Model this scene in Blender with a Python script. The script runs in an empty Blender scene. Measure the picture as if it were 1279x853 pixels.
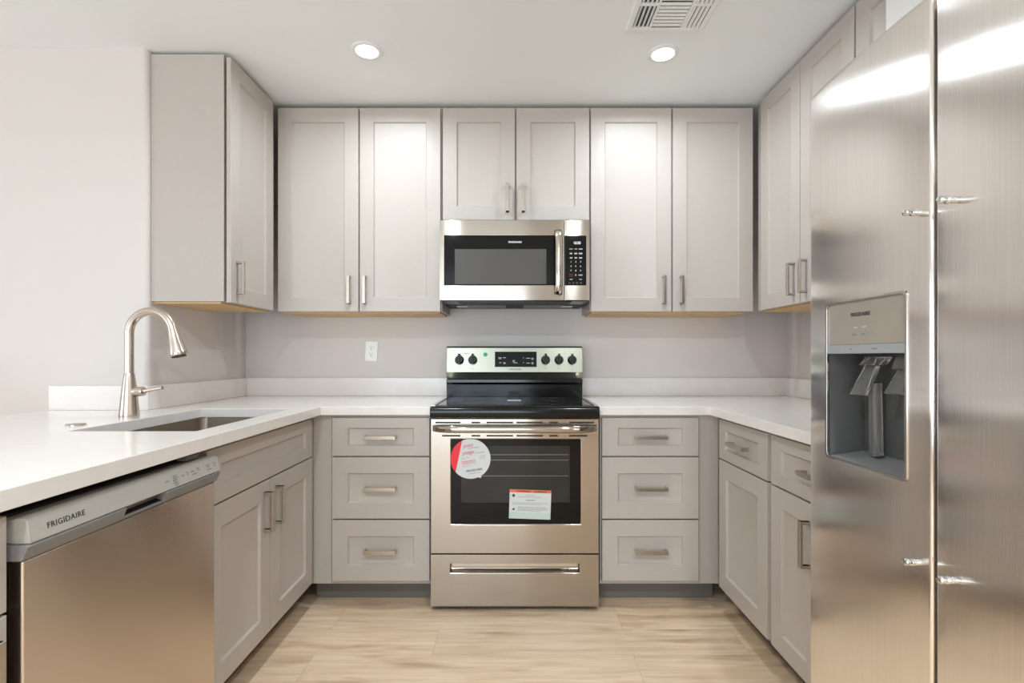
import bpy, bmesh, math, random
from mathutils import Vector, Matrix
random.seed(7)
SC = bpy.context.scene
COL = SC.collection
PI = math.pi

# ------------------------------------------------------------------ camera, world, light, exposure
CAM_Z = 1.14
F_PX = 632.0
cam_data = bpy.data.cameras.new('camera')
cam_data.sensor_width = 36.0
cam_data.lens = F_PX / 1279.0 * 36.0
cam_data.shift_x = -(641.0 - 639.5) / 1279.0
cam_data.shift_y = (445.5 - 426.5) / 1279.0
cam_data.clip_start = 0.02
cam = bpy.data.objects.new('camera', cam_data)
COL.objects.link(cam)
cam.location = (0, 0, CAM_Z)
cam.rotation_euler = (PI / 2, 0, 0)
SC.camera = cam

WORLD_STRENGTH = 0.6
world = bpy.data.worlds.new('world')
SC.world = world
world.use_nodes = True
world.node_tree.nodes['Background'].inputs[0].default_value = (0.86, 0.93, 1.0, 1)
world.node_tree.nodes['Background'].inputs[1].default_value = WORLD_STRENGTH

SC.view_settings.view_transform = 'Standard'
SC.view_settings.look = 'None'
SC.view_settings.exposure = 0.58
SC.view_settings.gamma = 1.0
SC.view_settings.use_curve_mapping = False
try:
    SC.cycles.use_denoising = True
    SC.cycles.max_bounces = 10
    SC.cycles.diffuse_bounces = 6
    SC.cycles.glossy_bounces = 5
    SC.cycles.sample_clamp_indirect = 8.0
    SC.cycles.caustics_reflective = False
    SC.cycles.caustics_refractive = False
except Exception:
    pass

CAN_WATTS = 5.6
CAN_SPREAD = math.radians(168)
CAN_COLOR = (0.83, 0.93, 1.0)
ADDED_FILL = [  # name, centre, euler, size x, size y, watts: fill lamps added in unseen window openings
    ('added_fill_back', (-1.3, -4.44, 1.2), (PI / 2 + .6, 0, 0), 3.2, 2.0, 118.0),
    ('added_fill_side', (-4.94, -0.6, 1.35), (PI / 2 + .6, 0, -PI / 2), 2.6, 1.6, 30.0),
]
for nm, loc, rot, sx, sy, w in ADDED_FILL:
    ld = bpy.data.lights.new(nm, 'AREA')
    ld.shape = 'RECTANGLE'; ld.size = sx; ld.size_y = sy
    ld.energy = w; ld.color = (0.75, 0.885, 1.0)
    lo = bpy.data.objects.new(nm, ld)
    COL.objects.link(lo)
    lo.location = loc; lo.rotation_euler = rot

# ------------------------------------------------------------------ materials
def lin(c):
    c = c / 255.0
    return c / 12.92 if c <= 0.04045 else ((c + 0.055) / 1.055) ** 2.4
def rgb(r, g, b): return (lin(r), lin(g), lin(b), 1.0)

def nmat(name):
    m = bpy.data.materials.new(name); m.use_nodes = True
    nt = m.node_tree
    return m, nt, nt.nodes['Principled BSDF']
def node(nt, t, **kw):
    n = nt.nodes.new(t)
    for k, v in kw.items(): setattr(n, k, v)
    return n

def plain(name, col, rough=0.5, metal=0.0, var=0.0, scale=40.0, bump=0.0, bscale=200.0, spec=0.5, coat=0.0):
    m, nt, b = nmat(name)
    b.inputs['Base Color'].default_value = col
    b.inputs['Roughness'].default_value = rough
    b.inputs['Metallic'].default_value = metal
    b.inputs['Specular IOR Level'].default_value = spec
    b.inputs['Coat Weight'].default_value = coat
    b.inputs['Coat Roughness'].default_value = 0.05
    tc = node(nt, 'ShaderNodeTexCoord')
    if var > 0:
        n = node(nt, 'ShaderNodeTexNoise'); n.inputs['Scale'].default_value = scale; n.inputs['Detail'].default_value = 4
        nt.links.new(tc.outputs['Object'], n.inputs['Vector'])
        r = node(nt, 'ShaderNodeValToRGB')
        r.color_ramp.elements[0].position = 0.3; r.color_ramp.elements[1].position = 0.7
        r.color_ramp.elements[0].color = tuple(c * (1 - var) for c in col[:3]) + (1,)
        r.color_ramp.elements[1].color = tuple(min(1, c * (1 + var)) for c in col[:3]) + (1,)
        nt.links.new(n.outputs['Fac'], r.inputs['Fac'])
        nt.links.new(r.outputs['Color'], b.inputs['Base Color'])
    if bump > 0:
        n2 = node(nt, 'ShaderNodeTexNoise'); n2.inputs['Scale'].default_value = bscale; n2.inputs['Detail'].default_value = 3
        nt.links.new(tc.outputs['Object'], n2.inputs['Vector'])
        bp = node(nt, 'ShaderNodeBump'); bp.inputs['Strength'].default_value = bump; bp.inputs['Distance'].default_value = 0.002
        nt.links.new(n2.outputs['Fac'], bp.inputs['Height'])
        nt.links.new(bp.outputs['Normal'], b.inputs['Normal'])
    return m

def brushed(name, col, rough, aniso, smear, grain, bump=0.0, var=1.0):
    """brushed metal: `smear` is the axis across the grain, `grain` the noise scale per axis"""
    m, nt, b = nmat(name)
    b.inputs['Metallic'].default_value = 1.0
    b.inputs['Roughness'].default_value = rough
    b.inputs['Anisotropic'].default_value = aniso
    cx = node(nt, 'ShaderNodeCombineXYZ')
    for i in range(3): cx.inputs[i].default_value = smear[i]
    nt.links.new(cx.outputs[0], b.inputs['Tangent'])
    tc = node(nt, 'ShaderNodeTexCoord')
    mp = node(nt, 'ShaderNodeMapping'); mp.inputs['Scale'].default_value = grain
    nt.links.new(tc.outputs['Object'], mp.inputs['Vector'])
    n = node(nt, 'ShaderNodeTexNoise'); n.inputs['Scale'].default_value = 1.0; n.inputs['Detail'].default_value = 5
    nt.links.new(mp.outputs['Vector'], n.inputs['Vector'])
    r = node(nt, 'ShaderNodeValToRGB')
    r.color_ramp.elements[0].position = 0.25; r.color_ramp.elements[1].position = 0.75
    r.color_ramp.elements[0].color = tuple(c * (1 - .07*var) for c in col[:3]) + (1,)
    r.color_ramp.elements[1].color = tuple(min(1, c * (1 + .05*var)) for c in col[:3]) + (1,)
    nt.links.new(n.outputs['Fac'], r.inputs['Fac'])
    nt.links.new(r.outputs['Color'], b.inputs['Base Color'])
    if bump:
        bp = node(nt, 'ShaderNodeBump'); bp.inputs['Strength'].default_value = bump; bp.inputs['Distance'].default_value = 0.0005
        nt.links.new(n.outputs['Fac'], bp.inputs['Height']); nt.links.new(bp.outputs['Normal'], b.inputs['Normal'])
    return m

def floor_material():
    m, nt, b = nmat('oak_plank_floor')
    tc = node(nt, 'ShaderNodeTexCoord')
    br = node(nt, 'ShaderNodeTexBrick')
    br.offset = 0.37; br.offset_frequency = 2
    br.inputs['Scale'].default_value = 1.0
    br.inputs['Brick Width'].default_value = 1.22
    br.inputs['Row Height'].default_value = 0.18
    br.inputs['Mortar Size'].default_value = 0.0007
    br.inputs['Mortar Smooth'].default_value = 0.2
    br.inputs['Bias'].default_value = 0.0
    br.inputs['Color1'].default_value = (0.0, 0.0, 0.0, 1)
    br.inputs['Color2'].default_value = (1.0, 1.0, 1.0, 1)
    br.inputs['Mortar'].default_value = (0.5, 0.5, 0.5, 1)
    mp0 = node(nt, 'ShaderNodeMapping'); mp0.inputs['Location'].default_value = (0.31, 0.045, 0)
    nt.links.new(tc.outputs['Object'], mp0.inputs['Vector'])
    nt.links.new(mp0.outputs['Vector'], br.inputs['Vector'])
    # grain: noise stretched along the plank, shifted from plank to plank
    sh = node(nt, 'ShaderNodeVectorMath', operation='MULTIPLY_ADD')
    sh.inputs[1].default_value = (7.0, 13.0, 0)
    nt.links.new(br.outputs['Color'], sh.inputs[0])
    nt.links.new(tc.outputs['Object'], sh.inputs[2])
    mp = node(nt, 'ShaderNodeMapping'); mp.inputs['Scale'].default_value = (2.2, 26.0, 1.0)
    nt.links.new(sh.outputs[0], mp.inputs['Vector'])
    n1 = node(nt, 'ShaderNodeTexNoise'); n1.inputs['Scale'].default_value = 1.3; n1.inputs['Detail'].default_value = 8
    n1.inputs['Roughness'].default_value = 0.62; n1.inputs['Distortion'].default_value = 0.3
    nt.links.new(mp.outputs['Vector'], n1.inputs['Vector'])
    r = node(nt, 'ShaderNodeValToRGB')
    e = r.color_ramp.elements
    e[0].position = 0.22; e[0].color = rgb(203, 173, 140)
    e[1].position = 0.62; e[1].color = rgb(235, 210, 180)
    x = r.color_ramp.elements.new(0.45); x.color = rgb(222, 194, 162)
    nt.links.new(n1.outputs['Fac'], r.inputs['Fac'])
    mk = node(nt, 'ShaderNodeMapping'); mk.inputs['Scale'].default_value = (1.5, 7.0, 1.0)
    nt.links.new(sh.outputs[0], mk.inputs['Vector'])
    nk = node(nt, 'ShaderNodeTexNoise'); nk.inputs['Scale'].default_value = 1.6; nk.inputs['Detail'].default_value = 3
    nt.links.new(mk.outputs['Vector'], nk.inputs['Vector'])
    rk = node(nt, 'ShaderNodeValToRGB')
    rk.color_ramp.elements[0].position = 0.55; rk.color_ramp.elements[0].color = (1, 1, 1, 1)
    rk.color_ramp.elements[1].position = 0.72; rk.color_ramp.elements[1].color = (0.66, 0.60, 0.53, 1)
    nt.links.new(nk.outputs['Fac'], rk.inputs['Fac'])
    mxk = node(nt, 'ShaderNodeMix', data_type='RGBA', blend_type='MULTIPLY'); mxk.inputs['Factor'].default_value = 1.0
    nt.links.new(r.outputs['Color'], mxk.inputs['A']); nt.links.new(rk.outputs['Color'], mxk.inputs['B'])
    # plank to plank tone
    mr = node(nt, 'ShaderNodeMapRange'); mr.inputs['To Min'].default_value = 0.93; mr.inputs['To Max'].default_value = 1.03
    nt.links.new(br.outputs['Color'], mr.inputs['Value'])
    mx = node(nt, 'ShaderNodeMix', data_type='RGBA', blend_type='MULTIPLY'); mx.inputs['Factor'].default_value = 1.0
    nt.links.new(mxk.outputs['Result'], mx.inputs['A']); nt.links.new(mr.outputs['Result'], mx.inputs['B'])
    sm = node(nt, 'ShaderNodeMix', data_type='RGBA')
    sm.inputs['B'].default_value = rgb(178, 150, 118)
    nt.links.new(br.outputs['Fac'], sm.inputs['Factor']); nt.links.new(mx.outputs['Result'], sm.inputs['A'])
    nt.links.new(sm.outputs['Result'], b.inputs['Base Color'])
    b.inputs['Roughness'].default_value = 0.42
    bp = node(nt, 'ShaderNodeBump'); bp.inputs['Strength'].default_value = 0.12; bp.inputs['Distance'].default_value = 0.002
    nt.links.new(n1.outputs['Fac'], bp.inputs['Height']); nt.links.new(bp.outputs['Normal'], b.inputs['Normal'])
    return m

def glow(name, col, strength):
    m, nt, b = nmat(name)
    b.inputs['Base Color'].default_value = (0.9, 0.9, 0.9, 1)
    b.inputs['Emission Color'].default_value = col
    b.inputs['Emission Strength'].default_value = strength
    return m

def clear(name, col, rough, trans):
    m, nt, b = nmat(name)
    b.inputs['Base Color'].default_value = col
    b.inputs['Roughness'].default_value = rough
    b.inputs['Transmission Weight'].default_value = trans
    b.inputs['IOR'].default_value = 1.45
    return m

def pane_material():
    m = bpy.data.materials.new('added_window_pane'); m.use_nodes = True
    nt = m.node_tree; nt.nodes.clear()
    o = node(nt, 'ShaderNodeOutputMaterial'); mx = node(nt, 'ShaderNodeMixShader')
    tr = node(nt, 'ShaderNodeBsdfTransparent'); gl = node(nt, 'ShaderNodeBsdfGlossy')
    gl.inputs['Roughness'].default_value = 0.02
    mx.inputs[0].default_value = 0.06
    nt.links.new(tr.outputs[0], mx.inputs[1]); nt.links.new(gl.outputs[0], mx.inputs[2]); nt.links.new(mx.outputs[0], o.inputs[0])
    return m

M = {}
M['wall'] = plain('wall_paint', rgb(216, 208, 203), 0.6, var=0.012, scale=3, bump=0.05, bscale=160)
M['ceiling'] = plain('ceiling_paint', rgb(242, 245, 246), 0.7, var=0.008, scale=4, bump=0.05, bscale=120)
M['floor'] = floor_material()
M['cab'] = plain('taupe_cabinet_paint', rgb(187, 178, 170), 0.38, var=0.012, scale=30, bump=0.02, bscale=300)
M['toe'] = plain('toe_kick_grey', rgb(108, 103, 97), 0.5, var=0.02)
M['maple'] = plain('raw_maple', rgb(214, 178, 128), 0.5, var=0.06, scale=12)
M['dark'] = plain('gap_black', rgb(22, 21, 20), 0.6, var=0.05)
M['quartz'] = plain('white_quartz', rgb(232, 226, 221), 0.16, var=0.02, scale=22)
M['nickel'] = brushed('satin_nickel', rgb(196, 186, 174), 0.28, 0.3, (0, 0, 1), (60, 60, 60))
M['faucet'] = brushed('brushed_faucet_steel', rgb(206, 194, 182), 0.24, 0.3, (0, 0, 1), (90, 90, 4), 0, .25)
M['sink'] = brushed('sink_steel', rgb(178, 168, 156), 0.32, 0.4, (0, 0, 1), (12, 300, 300))
M['steel_h'] = brushed('stainless_horizontal_grain', rgb(172, 163, 153), 0.14, 1.0, (0, 0, 1), (3, 3, 420))
M['steel_v'] = brushed('stainless_vertical_grain', rgb(240, 235, 231), 0.165, 1.0, (0, 1, 0), (500, 500, 4), .13)
M['steel_door'] = brushed('stainless_dishwasher_door', rgb(222, 208, 195), 0.27, 0.85, (0, 0, 1), (3, 3, 240), 0, .3)
M['steel_plain'] = brushed('stainless_trim', rgb(205, 198, 190), 0.22, 0.0, (0, 0, 1), (40, 40, 40))
M['polished'] = brushed('polished_steel', rgb(214, 206, 198), 0.12, 0.0, (0, 0, 1), (20, 20, 20))
M['console'] = brushed('console_steel', rgb(152, 153, 140), 0.3, 0.6, (0, 0, 1), (3, 3, 420))
M['chrome'] = plain('chrome_stud', rgb(225, 230, 230), 0.08, 1.0, var=0.02)
M['black_glass'] = plain('black_glass', rgb(9, 8, 8), 0.05, spec=0.22, var=0.03)
M['black_enamel'] = plain('black_enamel', rgb(9, 8, 8), 0.12, spec=0.3, var=0.03)
M['black_plastic'] = plain('black_plastic', rgb(13, 12, 12), 0.2, spec=0.4, var=0.05)
M['window_dark'] = plain('oven_window', rgb(46, 44, 42), 0.1, spec=0.25, var=0.25, scale=5)
M['window_mesh'] = plain('microwave_window', rgb(80, 76, 71), 0.3, spec=0.25, var=0.05, scale=300)
M['rack'] = plain('oven_rack', rgb(120, 118, 114), 0.3, 0.8, var=0.03)
M['silver'] = plain('silver_plastic', rgb(176, 173, 166), 0.35, var=0.015)
M['grey'] = plain('grey_plastic', rgb(128, 128, 128), 0.45, var=0.02)
M['fridge_side'] = plain('grey_fridge_side', rgb(120, 118, 115), 0.5, var=0.02)
M['taupe_panel'] = plain('taupe_panel', rgb(152, 143, 133), 0.28, var=0.015)
M['blue_grey'] = plain('blue_grey_strip', rgb(150, 154, 156), 0.35, var=0.015)
M['cavity'] = plain('dispenser_cavity', rgb(84, 84, 83), 0.28, var=0.03)
M['clear'] = clear('clear_plastic', rgb(240, 242, 240), 0.04, 0.92)
M['white_plastic'] = plain('white_plastic', rgb(240, 240, 236), 0.35, var=0.01)
M['vent_white'] = plain('vent_enamel', rgb(240, 241, 240), 0.45, var=0.01)
M['vent_dark'] = plain('duct_dark', rgb(70, 72, 72), 0.7, var=0.1)
M['paper'] = plain('white_paper', rgb(236, 234, 230), 0.6, var=0.01)
M['sticker_white'] = plain('sticker_white', rgb(208, 210, 209), 0.4, var=0.01)
M['sticker_red'] = plain('sticker_red', rgb(232, 22, 44), 0.4, var=0.02)
M['sticker_pink'] = plain('sticker_pink_print', rgb(206, 60, 92), 0.4, var=0.02)
M['print_light'] = plain('print_pale', rgb(196, 170, 168), 0.5, var=0.02)
M['print_grey'] = plain('print_grey', rgb(120, 122, 122), 0.5, var=0.02)
M['print_black'] = plain('print_black', rgb(40, 38, 37), 0.5, var=0.02)
M['print_white'] = plain('print_white', rgb(225, 225, 222), 0.5, var=0.01)
M['print_red'] = plain('print_dark_red', rgb(150, 30, 28), 0.5, var=0.02)
M['orange'] = plain('sticker_orange', rgb(220, 110, 60), 0.4, var=0.02)
M['mint'] = plain('sticker_mint', rgb(190, 206, 198), 0.4, var=0.02)
M['green'] = plain('sticker_green', rgb(30, 172, 112), 0.4, var=0.02)
M['burner'] = plain('burner_ring_print', rgb(62, 60, 58), 0.25, var=0.03)
M['lens'] = glow('lit_lens', (1.0, 0.97, 0.92, 1), 14.0)
M['digits'] = glow('lit_digits', (0.95, 1.0, 0.98, 1), 0.5)
M['pane'] = pane_material()

# ------------------------------------------------------------------ mesh builder
class MB:
    def __init__(s): s.v = []; s.f = []; s.m = []; s.mats = []; s.mi = 0
    def mat(s, m):
        if m not in s.mats: s.mats.append(m)
        s.mi = s.mats.index(m); return s
    def add(s, verts, faces):
        o = len(s.v); s.v += [tuple(p) for p in verts]
        for f in faces: s.f.append([o + i for i in f]); s.m.append(s.mi)
        return s
    def box(s, a, b):
        x0, x1 = sorted((a[0], b[0])); y0, y1 = sorted((a[1], b[1])); z0, z1 = sorted((a[2], b[2]))
        return s.add([(x0,y0,z0),(x1,y0,z0),(x1,y1,z0),(x0,y1,z0),(x0,y0,z1),(x1,y0,z1),(x1,y1,z1),(x0,y1,z1)],
                     [(0,3,2,1),(4,5,6,7),(0,1,5,4),(1,2,6,5),(2,3,7,6),(3,0,4,7)])
    def loft(s, rings, cap0=True, cap1=True, close=True):
        n = len(rings[0]); V = [p for r in rings for p in r]; Fc = []
        for k in range(len(rings) - 1):
            for i in range(n if close else n - 1):
                j = (i + 1) % n
                Fc.append((k*n+i, k*n+j, (k+1)*n+j, (k+1)*n+i))
        if cap0: Fc.append(tuple(range(n))[::-1])
        if cap1: Fc.append(tuple((len(rings)-1)*n + i for i in range(n)))
        return s.add(V, Fc)
    def prism(s, pts, d):            # pts: 3-D polygon, d: extrusion vector
        d = Vector(d)
        return s.loft([[Vector(p) for p in pts], [Vector(p) + d for p in pts]])
    def lathe(s, prof, origin, axis=(0,0,1), n=32, cap0=True, cap1=True):   # prof: (radius, height)
        ax = Vector(axis).normalized()
        t = Vector((1,0,0)) if abs(ax.x) < 0.9 else Vector((0,1,0))
        u = ax.cross(t).normalized(); w = ax.cross(u)
        o = Vector(origin)
        rings = [[o + ax*h + (u*math.cos(2*PI*i/n) + w*math.sin(2*PI*i/n))*max(r, 1e-5) for i in range(n)] for r, h in prof]
        return s.loft(rings, cap0, cap1)
    def tube(s, pts, rad, n=16):
        pts = [Vector(p) for p in pts]
        if not hasattr(rad, '__len__'): rad = [rad]*len(pts)
        rings = []; up = None
        for k, p in enumerate(pts):
            d = (pts[min(k+1, len(pts)-1)] - pts[max(k-1, 0)]).normalized()
            if up is None:
                t = Vector((0,0,1)) if abs(d.z) < 0.9 else Vector((0,1,0))
                up = d.cross(t).normalized()
            else:
                up = (up - d*up.dot(d)).normalized()
            w = d.cross(up)
            rings.append([p + (up*math.cos(2*PI*i/n) + w*math.sin(2*PI*i/n))*rad[k] for i in range(n)])
        return s.loft(rings)
    def ring_frame(s, outer, inner, d):     # flat frame between two closed outlines, thickness vector d
        n = len(outer); d = Vector(d)
        O = [Vector(p) for p in outer]; I = [Vector(p) for p in inner]
        return s.loft([O, I, [p+d for p in I], [p+d for p in O], O], False, False)
    def text(s, body, size, org, xd, yd, align='CENTER', bold=0.0, depth=0.0004, spacing=1.0, shear=0.0, width=None):
        cu = bpy.data.curves.new('t', 'FONT'); cu.body = body; cu.size = size
        cu.align_x = align; cu.align_y = 'CENTER'; cu.extrude = depth; cu.offset = bold; cu.space_character = spacing
        cu.shear = shear; cu.resolution_u = 3
        to = bpy.data.objects.new('t', cu); COL.objects.link(to)
        dg = bpy.context.evaluated_depsgraph_get(); dg.update()
        me = bpy.data.meshes.new_from_object(to.evaluated_get(dg))
        xd = Vector(xd).normalized(); yd = Vector(yd).normalized(); zd = xd.cross(yd); o = Vector(org)
        k = 1.0
        if width and len(me.vertices):
            xs = [v.co.x for v in me.vertices]; k = width / max(1e-6, max(xs) - min(xs))
        s.add([o + xd*v.co.x*k + yd*v.co.y + zd*v.co.z for v in me.vertices], [tuple(p.vertices) for p in me.polygons])
        bpy.data.objects.remove(to); bpy.data.curves.remove(cu); bpy.data.meshes.remove(me)
        return s

def rrect(w, h, r, n=5):
    """rounded rectangle outline, centred, as (a, b) pairs"""
    pts = []
    for cx, cy, a0 in ((w/2-r, h/2-r, 0), (-w/2+r, h/2-r, PI/2), (-w/2+r, -h/2+r, PI), (w/2-r, -h/2+r, 1.5*PI)):
        for i in range(n+1):
            a = a0 + PI/2*i/n
            pts.append((cx + r*math.cos(a), cy + r*math.sin(a)))
    return pts

ORIGIN = {}
def link(name, parent, org):
    pass
def obj(name, mb, material=None, parent=None, bevel=0.0, seg=2, smooth=35.0, origin=None, label=None):
    mats = mb.mats if mb.mats else [material]
    V = [Vector(p) for p in mb.v]
    lo = Vector((min(p.x for p in V), min(p.y for p in V), min(p.z for p in V)))
    hi = Vector((max(p.x for p in V), max(p.y for p in V), max(p.z for p in V)))
    org = Vector(origin) if origin is not None else Vector(((lo.x+hi.x)/2, (lo.y+hi.y)/2, lo.z if parent is None else (lo.z+hi.z)/2))
    me = bpy.data.meshes.new(name)
    me.from_pydata([tuple(p - org) for p in V], [], mb.f)
    for m in mats: me.materials.append(M[m] if isinstance(m, str) else m)
    for p, mi in zip(me.polygons, mb.m): p.material_index = mi
    bm = bmesh.new(); bm.from_mesh(me)
    bmesh.ops.recalc_face_normals(bm, faces=bm.faces)
    bm.to_mesh(me); bm.free()
    for p in me.polygons: p.use_smooth = True
    me.set_sharp_from_angle(angle=math.radians(smooth))
    o = bpy.data.objects.new(name, me); COL.objects.link(o)
    ORIGIN[o.name] = org
    if parent is not None:
        o.parent = parent; o.location = org - ORIGIN[parent.name]
    else:
        o.location = org
    if bevel > 0:
        b = o.modifiers.new('bevel', 'BEVEL'); b.width = bevel; b.segments = seg
        b.limit_method = 'ANGLE'; b.angle_limit = math.radians(50); b.harden_normals = True
    if label: o['label'] = label
    return o
def thing(name, label, cat, loc, group=None):
    o = bpy.data.objects.new(name, None); COL.objects.link(o)
    o.empty_display_size = 0.05
    o.location = loc; ORIGIN[o.name] = Vector(loc)
    tag(o, label, cat, group); return o
def tag(o, label, cat, group=None):
    o['label'] = label; o['category'] = cat
    if group: o['group'] = group
    return o
def struct(name, mb, material=None, parent=None, **kw):
    o = obj(name, mb, material, parent, **kw)
    if parent is None: o['kind'] = 'structure'
    return o
def copy_tree(o, parent=None):
    c = o.copy(); COL.objects.link(c); c.parent = parent
    ORIGIN[c.name] = ORIGIN[o.name].copy()
    for ch in list(o.children): copy_tree(ch, c)
    return c

# ------------------------------------------------------------------ the room
YB = 2.96            # back wall
XL, XR = -1.565, 1.60
YD = 2.16            # wall of the dining side, facing the viewer
CEIL = 2.458
YF, XF = -4.4, -4.9  # far walls of the open room
struct('floor', MB().box((XF-.1, YF-.1, -0.08), (XR+.12, YB+.12, 0)), 'floor', origin=(0, 0, 0))
struct('ceiling', MB().box((XF-.1, YF-.1, CEIL), (XR+.12, YB+.12, CEIL+.1)), 'ceiling')
struct('wall_back', MB().box((XL-.1, YB, 0), (XR+.12, YB+.1, CEIL)), 'wall')
struct('wall_right', MB().box((XR, YF, 0), (XR+.12, YB, CEIL)), 'wall')
# left wall: return beside the sink, bullnose corner, then the dining side wall
r = 0.02
pl = [(XL, YB)]
for i in range(7):
    a = PI/2*i/6
    pl.append((XL - r + r*math.cos(-a), YD + r + r*math.sin(-a)))
pl += [(XF, YD), (XF, YD+.1), (XL-.1, YD+.1), (XL-.1, YB)]
struct('wall_left', MB().prism([(x, y, 0) for x, y in pl], (0, 0, CEIL)), 'wall')
# far walls behind the viewer; their windows are made up to bring in fill light
def wall_with_hole(mb, axis, c0, c1, a0, a1, h0, h1, z0, z1):
    def bx(p0, p1, q0, q1):
        if axis == 'y': mb.box((p0, c0, q0), (p1, c1, q1))
        else: mb.box((c0, p0, q0), (c1, p1, q1))
    bx(a0, h0, 0, CEIL); bx(h1, a1, 0, CEIL)
    if z0 > 0: bx(h0, h1, 0, z0)
    bx(h0, h1, z1, CEIL); return mb
struct('wall_front', wall_with_hole(MB(), 'y', YF-.1, YF, XF, XR, -2.9, .3, .2, 2.2), 'wall')
struct('wall_far_left', wall_with_hole(MB(), 'x', XF-.1, XF, YF, YD+.1, -1.9, .7, .55, 2.15), 'wall')
w1 = MB()
for x in (-2.9, -1.33, .24): w1.box((x, YF-.09, .2), (x+.06, YF-.03, 2.2))
w1.box((-2.84, YF-.09, .2), (.24, YF-.03, .26)); w1.box((-2.84, YF-.09, 2.14), (.24, YF-.03, 2.2))
w = struct('added_window_1', w1, 'white_plastic')
obj('pane', MB().box((-2.84, YF-.065, .26), (.24, YF-.06, 2.14)), 'pane', w)
w2 = MB()
for y in (-1.9, -.63, .64): w2.box((XF-.09, y, .55), (XF-.03, y+.06, 2.15))
w2.box((XF-.09, -1.84, .55), (XF-.03, .64, .61)); w2.box((XF-.09, -1.84, 2.09), (XF-.03, .64, 2.15))
w = struct('added_window_2', w2, 'white_plastic')
obj('pane', MB().box((XF-.065, -1.84, .61), (XF-.06, .64, 2.09)), 'pane', w)
struct('baseboard_dining', MB().box((XF, YD-.014, 0), (-1.99, YD-.0005, .09)), 'white_plastic', bevel=.003)
struct('baseboard_right', MB().box((XR-.014, YF, 0), (XR-.0005, .2, .09)), 'white_plastic', bevel=.003)

# ------------------------------------------------------------------ cabinet joinery
# a face maps (u along the front, out from the face plane towards the room, z) to the room
def face_back(y): return lambda u, o, z: (u, y - o, z)
def face_left(x): return lambda u, o, z: (x + o, u, z)      # fronts look towards +x
def face_right(x): return lambda u, o, z: (x - o, u, z)     # fronts look towards -x
DT = 0.019
def shaker(P, u0, u1, z0, z1, stile=.072, rail=None):
    rail = rail or stile
    def ring(i, o): return [P(u0+i, o, z0+i), P(u1-i, o, z0+i), P(u1-i, o, z1-i), P(u0+i, o, z1-i)]
    def ring2(e, o): return [P(u0+stile+e, o, z0+rail+e), P(u1-stile-e, o, z0+rail+e), P(u1-stile-e, o, z1-rail-e), P(u0+stile+e, o, z1-rail-e)]
    return MB().loft([ring(0, 0), ring(0, DT-.0015), ring(.0015, DT), ring2(0, DT), ring2(.005, DT-.009), ring2(.0065, DT-.0095)])
def pull(P, c, along, length=.145, proj=.033, wid=.016, th=.009):
    """U-shaped bar pull; c = (u, z) centre; along 'u' or 'z'"""
    h = length/2
    out = [(-h, 0), (-h, proj), (h, proj), (h, 0), (h-th, 0), (h-th, proj-th), (-h+th, proj-th), (-h+th, 0)]
    mb = MB()
    def q(a, o, s):
        return P(c[0]+a, DT+o, c[1]+s) if along == 'u' else P(c[0]+s, DT+o, c[1]+a)
    n = len(out)
    V = [q(a, o, -wid/2) for a, o in out] + [q(a, o, wid/2) for a, o in out]
    Fc = [(i, (i+1) % n, n+(i+1) % n, n+i) for i in range(n)]
    for b in (0, n):
        Fc += [(b+0, b+1, b+6, b+7), (b+1, b+2, b+5, b+6), (b+2, b+3, b+4, b+5)]
    return mb.add(V, Fc)
def front(kind, root, P, u0, u1, z0, z1, handle=None, stile=.072, rail=None, hz=None):
    d = obj(kind, shaker(P, u0, u1, z0, z1, stile, rail), 'cab', root)
    if handle == 'centre': obj('handle', pull(P, ((u0+u1)/2, (z0+z1)/2), 'u'), 'nickel', d, bevel=.0015)
    elif handle is not None: obj('handle', pull(P, (handle, hz), 'z'), 'nickel', d, bevel=.0015)
    return d
def base_carcass(root, P, u0, u1, depth, extra=None, fill=()):
    mb = MB(); t = .018; z0, z1 = .1, .874
    g = -.002                    # face frame sits 2 mm behind the doors
    mb.box(P(u0, g, z0), P(u0+t, -depth, z1)); mb.box(P(u1-t, g, z0), P(u1, -depth, z1))
    mb.box(P(u0+t, g, z0), P(u1-t, -depth, z0+t)); mb.box(P(u0+t, -depth+.012, z0+t), P(u1-t, -depth, z1))
    mb.box(P(u0+t, g, z1-.045), P(u1-t, g-.02, z1)); mb.box(P(u0+t, g, .665), P(u1-t, g-.02, .705))
    obj('carcass', mb, 'cab', root)
    tk = [u0, u1] + [x for f in fill for x in f]
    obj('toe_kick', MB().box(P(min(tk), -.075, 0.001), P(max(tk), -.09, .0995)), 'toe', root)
    for a, b in fill:
        obj('filler', MB().box(P(a, g, .1), P(b, g-.02, .874)), 'cab', root)

BASES = 'base cabinets under the white countertops'
Z_SPLIT = .685
YFACE = 2.319        # plane behind the door backs on the back run (door face at 2.30)
P = face_back(YFACE)
def drawer_bank(u0, u1, label, fill, ca, cb):
    root = thing('drawer_cabinet', label, 'cabinet', ((u0+u1)/2, YFACE+.3, 0), BASES)
    base_carcass(root, P, ca, cb, .63, fill=fill)
    for z0, z1, rl in ((.689, .862, .046), (.403, .683, .073), (.120, .397, .073)):
        front('drawer', root, P, u0, u1, z0, z1, 'centre', .072, rl)
drawer_bank(-.824, -.380, 'grey three-drawer base cabinet left of the stove', [(-.93, -.832)], -.831, -.374)
drawer_bank(.404, .844, 'grey three-drawer base cabinet right of the stove', [(.852, .942)], .397, .851)
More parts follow.
